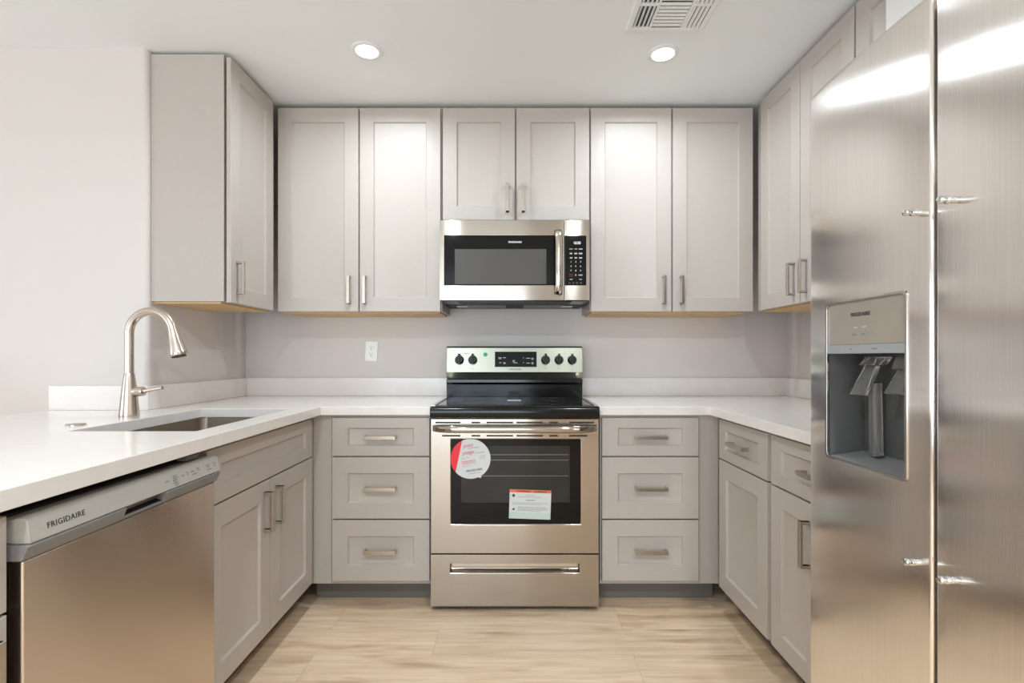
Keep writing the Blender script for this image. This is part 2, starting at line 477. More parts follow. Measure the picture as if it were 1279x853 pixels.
# sink run (fronts look right, towards the fridge)
PL = face_left(-.929)
root = thing('sink_cabinet', 'grey double-door sink base cabinet with false drawer front beside the dishwasher', 'cabinet', (-1.24, 1.9, 0), BASES)
base_carcass(root, PL, 1.503, 2.297, .63)
front('drawer', root, PL, 1.503, 2.292, .689, .858, None, .072, .05)['label'] = 'plain false drawer front without a handle'
front('door', root, PL, 1.503, 1.895, .114, .683, 1.853, hz=.573)
front('door', root, PL, 1.899, 2.292, .114, .683, 1.941, hz=.573)
# cabinet on the viewer's side of the dishwasher
PL2 = face_left(-.914)
root = thing('base_cabinet', 'grey base cabinet at the left edge, on the near side of the dishwasher', 'cabinet', (-1.24, .6, 0), BASES)
base_carcass(root, PL2, .44, .897, .645)
front('drawer', root, PL2, .445, .895, .689, .858, 'centre', .072, .05)
front('door', root, PL2, .445, .895, .114, .683, .853, hz=.585)
# right run
PR = face_right(.939)
root = thing('base_cabinet', 'grey base cabinet with one drawer over one door in the right corner', 'cabinet', (1.25, 2.05, 0), BASES)
base_carcass(root, PR, 1.8205, 2.275, .645)
front('drawer', root, PR, 1.834, 2.262, .689, .862, 'centre', .065, .046)
front('door', root, PR, 1.834, 2.262, .114, .683)
root = thing('base_cabinet', 'grey base cabinet with a vertical door pull just left of the refrigerator', 'cabinet', (1.25, 1.52, 0), BASES)
base_carcass(root, PR, 1.228, 1.8195, .645)
front('drawer', root, PR, 1.236, 1.806, .689, .862, 'centre', .065, .046)
front('door', root, PR, 1.523, 1.806, .114, .683, 1.572, .065, hz=.556)
front('door', root, PR, 1.236, 1.519, .114, .683, 1.47, .065, hz=.556)

# ------------------------------------------------------------------ wall cabinets
UPPERS = 'shaker wall cabinets under the ceiling'
ZU0, ZU1 = 1.375, 2.434
def upper_box(root, P, u0, u1, depth, z0, z1, gap=.004, bottom=True):
    obj('carcass', MB().box(P(u0, -gap, z0+.004), P(u1, -depth, 2.446)), 'cab', root, bevel=.001)
    # raw wood underside with a front rail, seen from below
    mb = MB()
    mb.box(P(u0+.015, -gap-.02, z0-.004), P(u1-.015, -depth+.002, z0+.0035))
    obj('underside', mb, 'maple', root)
def wall_cab(P, u0, u1, doors, z0, z1, label, loc, depth=.30, c0=None, c1=None, gap=.004):
    root = thing('wall_cabinet', label, 'cabinet', loc, UPPERS)
    upper_box(root, P, u0 if c0 is None else c0, u1 if c1 is None else c1, depth, z0, z1, gap)
    for a, b, h in doors:
        front('door', root, P, a, b, z0, z1, h, hz=z0+.112)
    return root
P = face_back(2.652)
D = YB - 2.652 - .001
wall_cab(P, -1.225, -.379, [(-1.225, -.806, -.852), (-.799, -.379, -.770)], ZU0, ZU1,
         'tall grey two-door wall cabinet left of the microwave', (-.8, YB-.15, ZU0), D, c0=-1.233, c1=-.3725)
wall_cab(P, -.366, .396, [(-.366, .009, -.030), (.017, .396, .052)], 1.851, ZU1,
         'short grey two-door wall cabinet above the microwave', (.015, YB-.15, 1.85), D, c0=-.3715, c1=.4)
wall_cab(P, .404, 1.248, [(.404, .823, .781), (.831, 1.248, .873)], ZU0, ZU1,
         'tall grey two-door wall cabinet right of the microwave', (.83, YB-.15, ZU0), D, c0=.401, c1=1.256)
PL = face_left(-1.239)
wall_cab(PL, 2.187, 2.572, [(2.187, 2.572, 2.236)], ZU0, ZU1,
         'tall grey single-door wall cabinet above the sink', (-1.4, 2.4, ZU0), 1.565-1.239-.001, c0=2.185, c1=2.640, gap=.011)
PR = face_right(1.274)
wall_cab(PR, 1.863, 2.567, [(2.217, 2.567, 2.262), (1.865, 2.213, 2.168)], ZU0, ZU1,
         'tall grey wall cabinet in the right corner, half hidden by the refrigerator', (1.44, 2.2, ZU0), XR-1.274-.001, c0=1.860, c1=2.640)
wall_cab(PR, .9, 1.855, [(1.385, 1.855, None), (.91, 1.380, None)], 1.86, ZU1,
         'grey wall cabinet above the refrigerator at the top right edge', (1.44, 1.38, 1.86), XR-1.274-.001, c0=.905, c1=1.8585)
sheet = MB().box((1.2525, 1.48, 2.08), (1.2535, 1.70, 2.36))
tag(obj('paper_sheet', sheet, 'paper'), 'white sheet on the cabinet door above the refrigerator', 'paper')

# ------------------------------------------------------------------ countertops
CT0, CT1 = .876, .914
def slab(xs, ys, keep, z0, z1):
    mb = MB(); nx, ny = len(xs), len(ys)
    idx = lambda i, j, t: (t*nx*ny) + j*nx + i
    V = [(xs[i], ys[j], z) for z in (z0, z1) for j in range(ny) for i in range(nx)]
    Fc = []
    K = lambda i, j: 0 <= i < nx-1 and 0 <= j < ny-1 and keep(i, j)
    for i in range(nx-1):
        for j in range(ny-1):
            if not K(i, j): continue
            Fc.append((idx(i,j,1), idx(i+1,j,1), idx(i+1,j+1,1), idx(i,j+1,1)))
            Fc.append((idx(i,j,0), idx(i,j+1,0), idx(i+1,j+1,0), idx(i+1,j,0)))
            if not K(i-1, j): Fc.append((idx(i,j,0), idx(i,j,1), idx(i,j+1,1), idx(i,j+1,0)))
            if not K(i+1, j): Fc.append((idx(i+1,j,0), idx(i+1,j+1,0), idx(i+1,j+1,1), idx(i+1,j,1)))
            if not K(i, j-1): Fc.append((idx(i,j,0), idx(i+1,j,0), idx(i+1,j,1), idx(i,j,1)))
            if not K(i, j+1): Fc.append((idx(i,j+1,0), idx(i,j+1,1), idx(i+1,j+1,1), idx(i+1,j+1,0)))
    used = sorted({k for f in Fc for k in f}); mp = {k: n for n, k in enumerate(used)}
    mb.add([V[k] for k in used], [tuple(mp[k] for k in f) for f in Fc]); return mb
SX0, SX1, SY0, SY1 = -1.357, -.964, 1.536, 2.205
YE = 2.283
xs = [-1.965, XL+.001, SX0, SX1, -.867, -.3745]
ys = [.36, SY0, YD-.001, SY1, YE, YB-.001]
def keepL(i, j):
    if i == 0: return j <= 1
    if i == 4: return j == 4
    if i == 2 and 1 <= j <= 2: return False
    return True
t = thing('countertop', 'white quartz countertop running along the sink and over to the left side of the stove', 'countertop', (-1.3, 1.9, CT0))
obj('slab', slab(xs, ys, keepL, CT0, CT1), 'quartz', t, bevel=.002)
bs = 1.016
pts = [(-1.965, YD-.021), (XL+.021, YD-.021), (XL+.021, YB-.021), (-.374, YB-.021), (-.374, YB-.001), (XL+.001, YB-.001), (XL+.001, YD-.001), (-1.965, YD-.001)]
obj('backsplash', MB().prism([(x, y, CT1+.0004) for x, y in pts], (0, 0, bs-CT1)), 'quartz', t, bevel=.0015)
t = thing('countertop', 'white quartz countertop in the right corner between stove and refrigerator', 'countertop', (1.2, 2.4, CT0))
xs = [.3885, .887, XR-.001]; ys = [1.228, YE, YB-.001]
obj('slab', slab(xs, ys, lambda i, j: i == 1 or j == 1, CT0, CT1), 'quartz', t, bevel=.002)
pts = [(.3885, YB-.001), (.3885, YB-.021), (XR-.021, YB-.021), (XR-.021, 1.228), (XR-.001, 1.228), (XR-.001, YB-.001)]
obj('backsplash', MB().prism([(x, y, CT1+.0004) for x, y in pts], (0, 0, bs-CT1)), 'quartz', t, bevel=.0015)

# ------------------------------------------------------------------ sink, faucet, hole cover
cx, cy = (SX0+SX1)/2, (SY0+SY1)/2
w, h = SX1-SX0+.006, SY1-SY0+.006
t = thing('sink', 'undermount stainless steel sink set into the white countertop', 'sink', (cx, cy, .66))
def rr(w, h, r, z): return [(cx+a, cy+b, z) for a, b in rrect(w, h, r, 6)]
mb = MB().loft([rr(w+.014, h+.014, .035, .872), rr(w+.014, h+.014, .035, .8752), rr(w, h, .03, .8752), rr(w-.006, h-.006, .03, .70), rr(w-.02, h-.02, .04, .674),
                rr(w-.06, h-.06, .05, .668), rr(.12, .12, .058, .664), rr(.12, .12, .058, .662), rr(w-.05, h-.05, .05, .664), rr(w-.008, h-.008, .04, .672),
                rr(w+.004, h+.004, .03, .70), rr(w+.006, h+.006, .03, .872), rr(w+.014, h+.014, .035, .872)], False, False)
obj('bowl', mb, 'sink', t)
obj('drain', MB().lathe([(.058, 0), (.058, .004), (.046, .0045), (.04, -.012), (.0, -.012)], (cx, cy, .6642), n=32).lathe([(.024, -.006), (.026, .002), (.006, .006), (.005, .016), (.0, .016)], (cx, cy, .6642)), 'steel_plain', t)

fx, fy, fz = -1.461, 1.925, CT1
t = thing('faucet', 'brushed nickel gooseneck faucet standing behind the sink', 'faucet', (fx, fy, fz))
obj('base', MB().lathe([(.033, 0.0003), (.0335, .006), (.032, .02), (.0285, .06), (.0235, .11), (.0185, .15), (.0165, .162), (.0158, .164), (0, .164)], (fx, fy, fz), n=40), 'faucet', t)
R = .083; cz = 1.3105 - R + .003
path = [(fx, fy, fz+.16), (fx, fy, cz-.10), (fx, fy, cz-.04)]
for i in range(0, 19):
    a = PI - (PI - math.radians(10))*i/18
    path.append((fx+R+R*math.cos(a), fy, cz+R*math.sin(a)))
obj('spout', MB().tube(path, .0152, 20), 'faucet', t)
e = Vector(path[-1]); dn = Vector((.24, 0, -1)).normalized()
obj('spray_head', MB().lathe([(.0, -.004), (.0155, -.004), (.0163, 0), (.0168, .012), (.019, .03), (.025, .066), (.0305, .092), (.031, .1), (.0285, .105), (.0, .105)], e, dn, 32), 'faucet', t)
obj('nozzle', MB().lathe([(.0, 0), (.025, 0), (.0245, .003), (0, .003)], e+dn*.1052, dn, 28), 'dark', t, label='dark spray face')
hz = fz+.092
hv = obj('handle', MB().lathe([(.0, .02), (.0175, .02), (.0185, .028), (.0185, .05), (.0165, .056), (0, .057)], (fx, fy, hz), (1, 0, .05), 28)
         .tube([(fx+.05, fy-.002, hz+.002), (fx+.07, fy-.006, hz+.005), (fx+.10, fy-.012, hz+.010), (fx+.132, fy-.016, hz+.016)], [.009, .0072, .0058, .0056], 14)
         .lathe([(0, -.006), (.0062, -.005), (.0072, 0), (.0062, .006), (0, .007)], (fx+.133, fy-.016, hz+.0162), (1, -.1, .18), 16), 'faucet', t)
hx, hy = -1.445, 1.672
c = obj('hole_cover', MB().lathe([(.028, .0003), (.028, .003), (.025, .0055), (.012, .007), (0, .0072)], (hx, hy, CT1), n=32), 'steel_plain')
tag(c, 'small round steel hole cover on the countertop left of the faucet', 'cover')

# ------------------------------------------------------------------ dishwasher
DX, Y0, Y1 = -.880, .902, 1.498
t = thing('dishwasher', 'stainless steel dishwasher with grey control panel built in under the left countertop', 'dishwasher', (-1.2, 1.2, 0))
obj('tub', MB().box((-.93, Y0+.004, .12), (-1.5, Y1-.004, .85)), 'dark', t)
obj('door', MB().box((DX, Y0+.006, .112), (-.925, Y1-.006, .7725)), 'steel_door', t, bevel=.004, seg=3)
obj('toe_panel', MB().box((-.975, Y0+.004, .004), (-.99, Y1-.004, .108)), 'dark', t)
# control panel: tilted silver face over a grey grip that slopes back to the door
face = [(-.928, .846), (-.880, .849), (-.873, .846), (-.866, .806), (-.868, .8025), (-.928, .8025)]
def rings(prof, ya, yb, inset=.0):
    return [[(x, ya, z) for x, z in prof], [(x, yb, z) for x, z in prof]]
cp = obj('control_panel', MB().loft(rings(face, Y0+.006, Y1-.003)), 'silver', t, bevel=.003, seg=3)
grip = [(-.928, .8024), (-.868, .8024), (-.866, .799), (-.874, .780), (-.878, .7735), (-.928, .7735)]
gb = MB()
ym = (Y0+Y1)/2 + .0
gb.loft(rings(grip, Y0+.001, ym-.064)); gb.loft(rings(grip, ym+.064, Y1-.001))
pocket = [(-.928, .8024), (-.900, .8024), (-.893, .7845), (-.878, .781), (-.8785, .7735), (-.928, .7735)]
gb.loft(rings(pocket, ym-.064, ym+.064))
obj('grip_rail', gb, 'grey', t, bevel=.0015)
obj('pocket_shade', MB().box((-.8985, ym-.0635, .7875), (-.897, ym+.0635, .802)).prism([(-.899, ym-.0635, .7866), (-.8785, ym-.0635, .7816), (-.8785, ym-.0635, .7826), (-.899, ym-.0635, .7876)], (0, .127, 0)), 'dark', t)  # dark insert stands in for the shade inside the grip pocket
nrm = Vector((.04, 0, .007)).normalized()
up = Vector((-.007, 0, .04)).normalized()
def onpanel(y, z):
    k = (.846 - z)/(.846-.806)
    return Vector((-.873 + .007*k, y, z)) + nrm*.0003
obj('lettering', MB().mat('print_black').text('FRIGIDAIRE', .0155, onpanel(.985, .8245), (0, 1, 0), up, 'CENTER', 0, .0003, 1.08, width=.082), None, cp)
for y, z, wd in ((1.272, .826, .014), (1.30, .833, .014), (1.302, .8275, .018), (1.30, .822, .016), (1.302, .8165, .016), (1.304, .811, .014),
                 (1.332, .827, .010), (1.35, .831, .008), (1.352, .826, .006), (1.373, .829, .014), (1.376, .821, .010), (1.386, .821, .006), (1.396, .833, .012), (1.40, .828, .01),
                 (1.441, .832, .018), (1.443, .826, .010), (1.446, .819, .022), (1.47, .831, .008), (1.473, .824, .008)):
    p = onpanel(y, z)
    obj('button_marking', MB().loft([[p+Vector((0, a*wd/2, 0))+up*(b*.0011)+nrm*o for a, b in ((-1,-1),(1,-1),(1,1),(-1,1))] for o in (0, .0003)]), 'print_grey', cp)
obj('latch_bracket', MB().box((-.905, 1.40, .8505), (-.93, 1.46, .862)), 'grey', t)

# ------------------------------------------------------------------ refrigerator
FX = .71
ZF0, ZF1 = .055, 1.766
t = thing('refrigerator', 'large stainless steel side-by-side refrigerator at the right edge', 'refrigerator', (1.15, .8, 0))
obj('body', MB().box((.818, .392, .03), (1.545, 1.212, 1.745)), 'fridge_side', t, bevel=.004)
obj('kick_grille', MB().box((.80, .395, .004), (.817, 1.208, .05)), 'dark', t)
def fridge_door(name, y0, y1, hole=None):
    yc, hw = (y0+y1)/2, (y1-y0)/2
    ystops = set()
    for i in range(25): ystops.add(round(y0 + .006 + (y1-y0-.012)*i/24, 5))
    if hole: ystops = {y for y in ystops if abs(y-hole[0]) > .004 and abs(y-hole[1]) > .004} | {hole[0], hole[1]}
    ysn = sorted(ystops)
    def fx_(y): return FX + .007*abs((y-yc)/hw)**3.0
    prof = []
    for y in ysn: prof.append((fx_(y), y))
    rr_ = .006
    def corner(yend, sgn, ystart):
        x0 = fx_(ystart); pts = []
        for i in range(1, 6):
            a = PI/2*i/5
            pts.append((x0 + rr_*(1-math.cos(a)), ystart + sgn*rr_*math.sin(a)))
        return pts
    left = corner(y1, 1, ysn[-1]); right = corner(y0, -1, ysn[0])
    row = right[::-1] + prof + left            # increasing y, front skin
    back = [(.806, y1), (.806, y0)]
    full = row + back
    zs = [ZF0, ZF0+.012] + ([hole[2], hole[3]] if hole else []) + [ZF1-.012, ZF1]
    n = len(full); V = []; Fc = []
    for k, z in enumerate(zs):
        ins = .006 if k in (0, len(zs)-1) else 0.0
        for x, y in full:
            V.append((x + (ins if x < .79 else 0), y, z))
    for k in range(len(zs)-1):
        for i in range(n):
            j = (i+1) % n
            if hole and zs[k] == hole[2] and i < len(row)-1:
                ya, yb = row[i][1], row[i+1][1]
                if ya >= hole[0]-1e-6 and yb <= hole[1]+1e-6: continue
            Fc.append((k*n+i, k*n+j, (k+1)*n+j, (k+1)*n+i))
    Fc.append(tuple(range(n))); Fc.append(tuple((len(zs)-1)*n+i for i in range(n)))
    return obj(name, MB().add(V, Fc), 'steel_v', t, smooth=20), fx_
H0, H1, HZ0, HZ1 = .916, 1.150, .914, 1.259
fz_door, ffx = fridge_door('freezer_door', .8665, 1.2226, (H0, H1, HZ0, HZ1))
fr_door, rfx = fridge_door('refrigerator_door', .396, .8585)
def stud(door, y, z, fxf):
    x = fxf(y)
    obj('handle_stud', MB().lathe([(.0, .001), (.0052, .001), (.0052, -.003), (.0034, -.0045), (.0034, -.007), (.0062, -.0085), (.0066, -.0115), (.0058, -.014), (.003, -.0152), (.003, -.018), (.0058, -.0195), (.0062, -.0225), (.0054, -.025), (0, -.0258)], (x, y, z), (1, 0, 0), 20), 'chrome', door)
for z in (1.394, .778):
    stud(fz_door, .892, z, ffx); stud(fr_door, .820, z, rfx)
# dispenser in the freezer door
hyc, hzc, hw_, hh_ = (H0+H1)/2, (HZ0+HZ1)/2, H1-H0, HZ1-HZ0
outl = [(.7105, hyc+a, hzc+b) for a, b in rrect(hw_+.004, hh_+.004, .012)]
inn = [(.7105, hyc+a, hzc+b) for a, b in rrect(hw_-.006, hh_-.006, .010)]
dp = obj('dispenser', MB().ring_frame(outl, inn, (.006, 0, 0)), 'steel_plain', t, bevel=.0008, label='ice and water dispenser')
ZP = 1.166; ZS = 1.147
obj('control_panel', MB().box((.7145, H0+.001, ZP), (.722, H1-.001, HZ1-.001)), 'taupe_panel', dp)
obj('trim_strip', MB().box((.7135, H0+.001, ZS), (.73, H1-.001, ZP-.0005)), 'blue_grey', dp)
cv = MB()
cv.box((.796, H0+.001, HZ0+.001), (.8, H1-.001, HZ1-.001))
cv.box((.7175, H1-.004, HZ0+.001), (.796, H1-.001, ZS-.0005)); cv.box((.7175, H0+.001, HZ0+.001), (.796, H0+.004, ZS-.0005))
cv.box((.73, H0+.004, ZS), (.796, H1-.004, ZS+.004))
obj('recess', cv, 'cavity', dp)
tr = MB().add([(.7175, H0+.004, HZ0+.003), (.7175, H1-.004, HZ0+.003), (.796, H1-.004, HZ0+.014), (.796, H0+.004, HZ0+.014),
               (.7175, H0+.004, HZ0+.0015), (.7175, H1-.004, HZ0+.0015), (.796, H1-.004, HZ0+.0015), (.796, H0+.004, HZ0+.0015)],
              [(0,1,2,3),(7,6,5,4),(0,4,5,1),(1,5,6,2),(2,6,7,3),(3,7,4,0)])
obj('drip_tray', tr, 'grey', dp)
def frus(mb, c0, w0, d0, c1, w1, d1):
    def q(c, w, d): return [(c[0]-d/2, c[1]-w/2, c[2]), (c[0]+d/2, c[1]-w/2, c[2]), (c[0]+d/2, c[1]+w/2, c[2]), (c[0]-d/2, c[1]+w/2, c[2])]
    return mb.loft([q(c0, w0, d0), q(c1, w1, d1)])
pm = MB()
frus(pm, (.765, 1.058, 1.140), .034, .034, (.757, 1.066, 1.122), .046, .030)
frus(pm, (.757, 1.066, 1.121), .034, .012, (.738, 1.083, 1.058), .052, .006)
obj('ice_paddle', pm, 'clear', dp, bevel=.002)
pm = MB()
frus(pm, (.770, .985, 1.140), .030, .03, (.764, .987, 1.115), .038, .026)
frus(pm, (.764, .987, 1.114), .028, .010, (.746, .992, 1.066), .050, .006)
obj('water_paddle', pm, 'clear', dp, bevel=.002)
obj('lever', MB().tube([(.762, 1.066, 1.085), (.766, 1.07, 1.02), (.772, 1.076, .932)], [.012, .0125, .013], 18), 'clear', dp)
obj('lever', MB().tube([(.772, .985, 1.08), (.774, .986, 1.02), (.777, .988, .935)], [.010, .0115, .012], 18), 'clear', dp)
obj('lettering', MB().text('FRIGIDAIRE', .011, (.7143, 1.042, 1.2275), (0, -1, 0), (0, 0, 1), 'CENTER', .0003, .0003, 1.1, width=.058), 'print_black', dp)
for y, z, wd in ((1.060, 1.186, .012), (1.034, 1.186, .012), (1.005, 1.187, .003), (1.07, 1.156, .006), (1.0, 1.156, .014)):
    x = .7143 if z > ZP else .7133
    obj('button_marking', MB().box((x, y-wd/2, z-.0015), (x+.0006, y+wd/2, z+.0015)), 'print_grey', dp)
for y in (1.056, 1.03):
    obj('button_marking', MB().box((.7143, y-.006, 1.2005), (.7149, y+.006, 1.2015)), 'print_white', dp)
for y in (.43, 1.19):
    obj('hinge_cover', MB().box((.74, y-.03, 1.7675), (.86, y+.02, 1.785)).box((.83, y-.03, 1.7455), (.86, y+.02, 1.7675)), 'grey', t, bevel=.004)
for y in (.43, 1.17): obj('foot', MB().lathe([(.02, .0005), (.02, .029)], (.86, y, 0), n=16), 'dark', t)

# ------------------------------------------------------------------ stove
RC = .007; RW = .3765
RY = 2.263           # plane of oven door and drawer fronts
t = thing('stove', 'stainless steel electric stove with black glass cooktop between the drawer cabinets', 'stove', (RC, 2.6, 0))
obj('body', MB().box((RC-RW+.003, RY+.045, .03), (RC+RW-.003, 2.90, .866)), 'dark', t)
for x in (-.3, .3):
    for y in (2.36, 2.85): obj('foot', MB().lathe([(.018, .0005), (.018, .006), (.01, .008), (.01, .0295)], (RC+x, y, 0), n=16), 'dark', t)
# cooktop
ck = MB().mat('black_enamel')
prof = [(2.245, .872), (2.242, .884), (2.242, .905), (2.247, .915), (2.258, .919), (2.300, .919), (2.308, .9165), (2.77, .9165), (2.77, .866), (2.30, .866), (2.255, .866)]
ck.loft([[(RC-RW-.001+.010, y+ .004, z) for y, z in prof]] + [[(RC-RW-.001, y, z) for y, z in prof], [(RC+RW+.001, y, z) for y, z in prof]] + [[(RC+RW+.001-.010, y+.004, z) for y, z in prof]])
obj('cooktop', MB().loft([[(RC-RW-.001, y, z) for y, z in prof], [(RC+RW+.001, y, z) for y, z in prof]]), 'black_enamel', t, bevel=.006, seg=3)
obj('glass', MB().box((RC-RW+.022, 2.310, .9168), (RC+RW-.022, 2.766, .9195)), 'black_glass', t, bevel=.0008)
for s in (-1, 1):
    obj('side_trim', MB().box((RC+s*(RW-.003), 2.262, .9195), (RC+s*(RW-.021), 2.775, .9235)), 'steel_plain', t, bevel=.0015)
def ring(mb, c, r, wd):
    n = 40; z = .9197
    O = [(c[0]+r*math.cos(2*PI*i/n), c[1]+r*math.sin(2*PI*i/n), z) for i in range(n)]
    I = [(c[0]+(r-wd)*math.cos(2*PI*i/n), c[1]+(r-wd)*math.sin(2*PI*i/n), z) for i in range(n)]
    return mb.ring_frame(O, I, (0, 0, .0004))
for c, rd in (((RC-.19, 2.43), .115), ((RC+.19, 2.43), .10), ((RC-.19, 2.65), .078), ((RC+.19, 2.65), .078), ((RC, 2.70), .05)):
    obj('burner_ring', ring(ring(MB(), c, rd, .003), c, rd*.62, .002), 'burner', t)
obj('cooktop_label', MB().mat('sticker_white').box((RC-.036, 2.52, .9197), (RC+.032, 2.59, .9203))
    .mat('print_grey').box((RC-.03, 2.535, .9203), (RC+.026, 2.537, .9206)).box((RC-.03, 2.55, .9203), (RC+.026, 2.552, .9206)).box((RC-.02, 2.568, .9203), (RC+.016, 2.575, .9206)), None, t, label='small white label')
# backguard
BX = .373; BY = 2.772
obj('backguard_base', MB().prism([(RC-BX, y, z) for y, z in ((BY+.006, .9), (BY+.004, .99), (BY-.006, .997), (BY-.006, 1.0165), (BY+.1, 1.0165), (BY+.1, .9))], (2*BX, 0, 0)), 'black_enamel', t, bevel=.003)
cons = obj('console', MB().prism([(RC-BX, y, z) for y, z in ((BY+.006, 1.017), (BY-.012, 1.0535), (BY-.014, 1.056), (BY+.004, 1.188), (BY+.01, 1.193), (BY+.1, 1.193), (BY+.1, 1.017))], (2*BX, 0, 0)), 'console', t, bevel=.003, seg=3)
obj('console_cap', MB().box((RC-BX+.002, BY+.008, 1.1935), (RC+BX-.002, BY+.098, 1.197)), 'dark', t)
def con(x, z, o=0.0):
    k = (z-1.056)/(1.188-1.056)
    return Vector((x, BY-.014 + .018*k - o, z))
cn = Vector((0, -.132, .018)).normalized(); cu_ = Vector((0, .018, .132)).normalized(); cxv = Vector((1, 0, 0))
def plate(mb, x0, x1, z0, z1, o0, o1):
    a, b = con((x0+x1)/2, z0), con((x0+x1)/2, z1)
    q = [Vector((x0, a.y, a.z)), Vector((x1, a.y, a.z)), Vector((x1, b.y, b.z)), Vector((x0, b.y, b.z))]
    return mb.loft([[p+cn*o0 for p in q], [p+cn*o1 for p in q]])
db = MB().mat('black_glass')
plate(db, -.1, .128, 1.084, 1.167, .0002, .0035)
db.mat('print_white')
for x, z, wd in ((-.072, 1.134, .018), (-.048, 1.134, .016), (-.070, 1.107, .012), (-.048, 1.107, .012), (.003, 1.119, .012), (.012, 1.106, .022), (.003, 1.112, .014),
                 (.056, 1.134, .006), (.081, 1.131, .022), (.105, 1.131, .012), (.056, 1.107, .006), (.081, 1.105, .018), (.105, 1.107, .012),
                 (-.072, 1.129, .014), (-.048, 1.102, .012), (.105, 1.125, .012), (.105, 1.101, .012)):
    plate(db, x-wd/2, x+wd/2, z-.0013, z+.0013, .0036, .0039)
obj('display', db, None, cons, label='black touch display')
kn0 = None
for i, x in enumerate((-.294, -.221, .177, .250, .322)):
    p = con(x, 1.122)
    k = obj('knob', MB().lathe([(.0, .0002), (.0245, .0002), (.025, .004), (.023, .007), (.0215, .02), (.019, .025), (.0, .0255)], p, cn, 32), 'black_plastic', t)
    gp = MB(); c = p + cn*.025
    def q(a, b, o): return c + cxv*a + cu_*b + cn*o
    gp.loft([[q(-.007, -.024, -.012), q(.007, -.024, -.012), q(.007, .034, -.016), q(-.007, .034, -.016)], [q(-.005, -.022, .010), q(.005, -.022, .010), q(.005, .029, .010), q(-.005, .029, .010)]])
    obj('pointer', gp, 'black_plastic', k, bevel=.0012)
c = con(.012, 1.0705)
obj('lettering', MB().text('FRIGIDAIRE', .011, c+cn*.0003, (1, 0, 0), cu_, 'CENTER', .0002, .0003, 1.1, width=.062), 'print_black', cons)
for x, z, wd in ((-.298, 1.0755, .010), (-.225, 1.0755, .016), (.177, 1.0755, .014), (.250, 1.0755, .014), (.322, 1.070, .014), (-.258, 1.158, .03), (.283, 1.158, .02), (.177, 1.158, .006)):
    obj('dial_marking', plate(MB(), x-wd/2, x+wd/2, z-.0014, z+.0014, .0001, .0005), 'print_grey', cons)
c = con(-.152, 1.152)
obj('green_sticker', MB().lathe([(0, .0002), (.0115, .0002), (.0115, .0008), (0, .0008)], c, cn, 28), 'green', cons, label='round green sticker')
# oven door
def rect_ring(y, x0, x1, z0, z1): return [(x0, y, z0), (x1, y, z0), (x1, y, z1), (x0, y, z1)]
X0, X1 = RC-RW, RC+RW
ZD0, ZD1 = .259, .862
gx0, gx1, gz0, gz1 = -.277, .300, .392, .770
md = MB().mat('steel_h')
md.loft([rect_ring(RY+.04, X0, X1, ZD0, ZD1), rect_ring(RY, X0, X1, ZD0, ZD1), rect_ring(RY, gx0-.003, gx1+.003, gz0-.003, gz1+.003), rect_ring(RY+.004, gx0, gx1, gz0, gz1), rect_ring(RY+.034, gx0, gx1, gz0, gz1), rect_ring(RY+.04, gx0, gx1, gz0, gz1), rect_ring(RY+.04, X0, X1, ZD0, ZD1)], False, False)
od = obj('oven_door', md, None, t, bevel=.003, seg=2)
gm = MB().mat('black_glass').box((gx0+.0005, RY+.0035, gz0+.0005), (gx1-.0005, RY+.012, gz1-.0005))
obj('glass', gm, None, od)
wm = MB().mat('window_dark').box((-.232, RY+.0031, .487), (.254, RY+.0036, .741)).mat('rack')
for z in (.700, .676, .605): wm.box((-.225, RY+.0028, z), (.247, RY+.0032, z+.0022))
obj('window', wm, None, od, label='see-through oven window with racks')
for z in (.8455, .7865):
    for s in (-1, 1):
        for a, b in ((.008, .126), (.155, .193), (.243, .355 if z > .8 else .325)):
            obj('vent_slot', MB().box((RC+s*a, RY-.0004, z-.0034), (RC+s*b, RY+.001, z+.0034)), 'dark', od)
hb = MB(); n = 20; rings_ = []
hz_ = .821
for i in range(33):
    u = -1 + 2*i/32
    x = RC + u*.366
    e2 = abs(u)**10
    yo = RY - .046 + .042*e2
    ry_, rz_ = .010*(1-.35*e2), .0158*(1-.15*e2)
    rings_.append([(x, yo + ry_*math.cos(2*PI*k/n), hz_ + rz_*math.sin(2*PI*k/n)) for k in range(n)])
hb.loft(rings_)
obj('handle', hb, 'steel_h', od, smooth=60)
# round sticker
sc = Vector((-.191, RY+.0026, .683)); SR = .0895; tl = math.radians(9)
ex = Vector((math.cos(tl), 0, math.sin(tl))); ez = Vector((-math.sin(tl), 0, math.cos(tl)))
st = MB().mat('sticker_white')
n = 64; rim = []
for i in range(n):
    a = 2*PI*i/n; rad = SR
    if abs(a-math.radians(297)) < .07: rad = SR*1.09
    rim.append(sc + (Vector((1,0,0))*math.cos(a) + Vector((0,0,1))*math.sin(a))*rad)
st.loft([rim, [p+Vector((0, -.0006, 0)) for p in rim]])
st.mat('sticker_red')
seg = []
a0, a1 = math.radians(115), math.radians(222)
for i in range(24):
    a = a0 + (a1-a0)*i/23; seg.append(sc + Vector((math.cos(a), -.0, math.sin(a)))*SR*.999 + Vector((0, -.0006, 0)))
st.loft([seg, [p+Vector((0, -.0003, 0)) for p in seg]])
def stxt(body, size, a, b, mat, **kw):
    st.mat(mat).text(body, size, sc + ex*a + ez*b + Vector((0, -.0008, 0)), ex, ez, 'LEFT', kw.pop('bold', .0002), .0002, **kw)
def sbar(a0, a1, b, hgt, mat):
    q = [sc + ex*a + ez*c_ + Vector((0, -.0007, 0)) for a, c_ in ((a0, b-hgt), (a1, b-hgt), (a1, b+hgt), (a0, b+hgt))]
    st.mat(mat).loft([q, [p+Vector((0, -.0003, 0)) for p in q]])
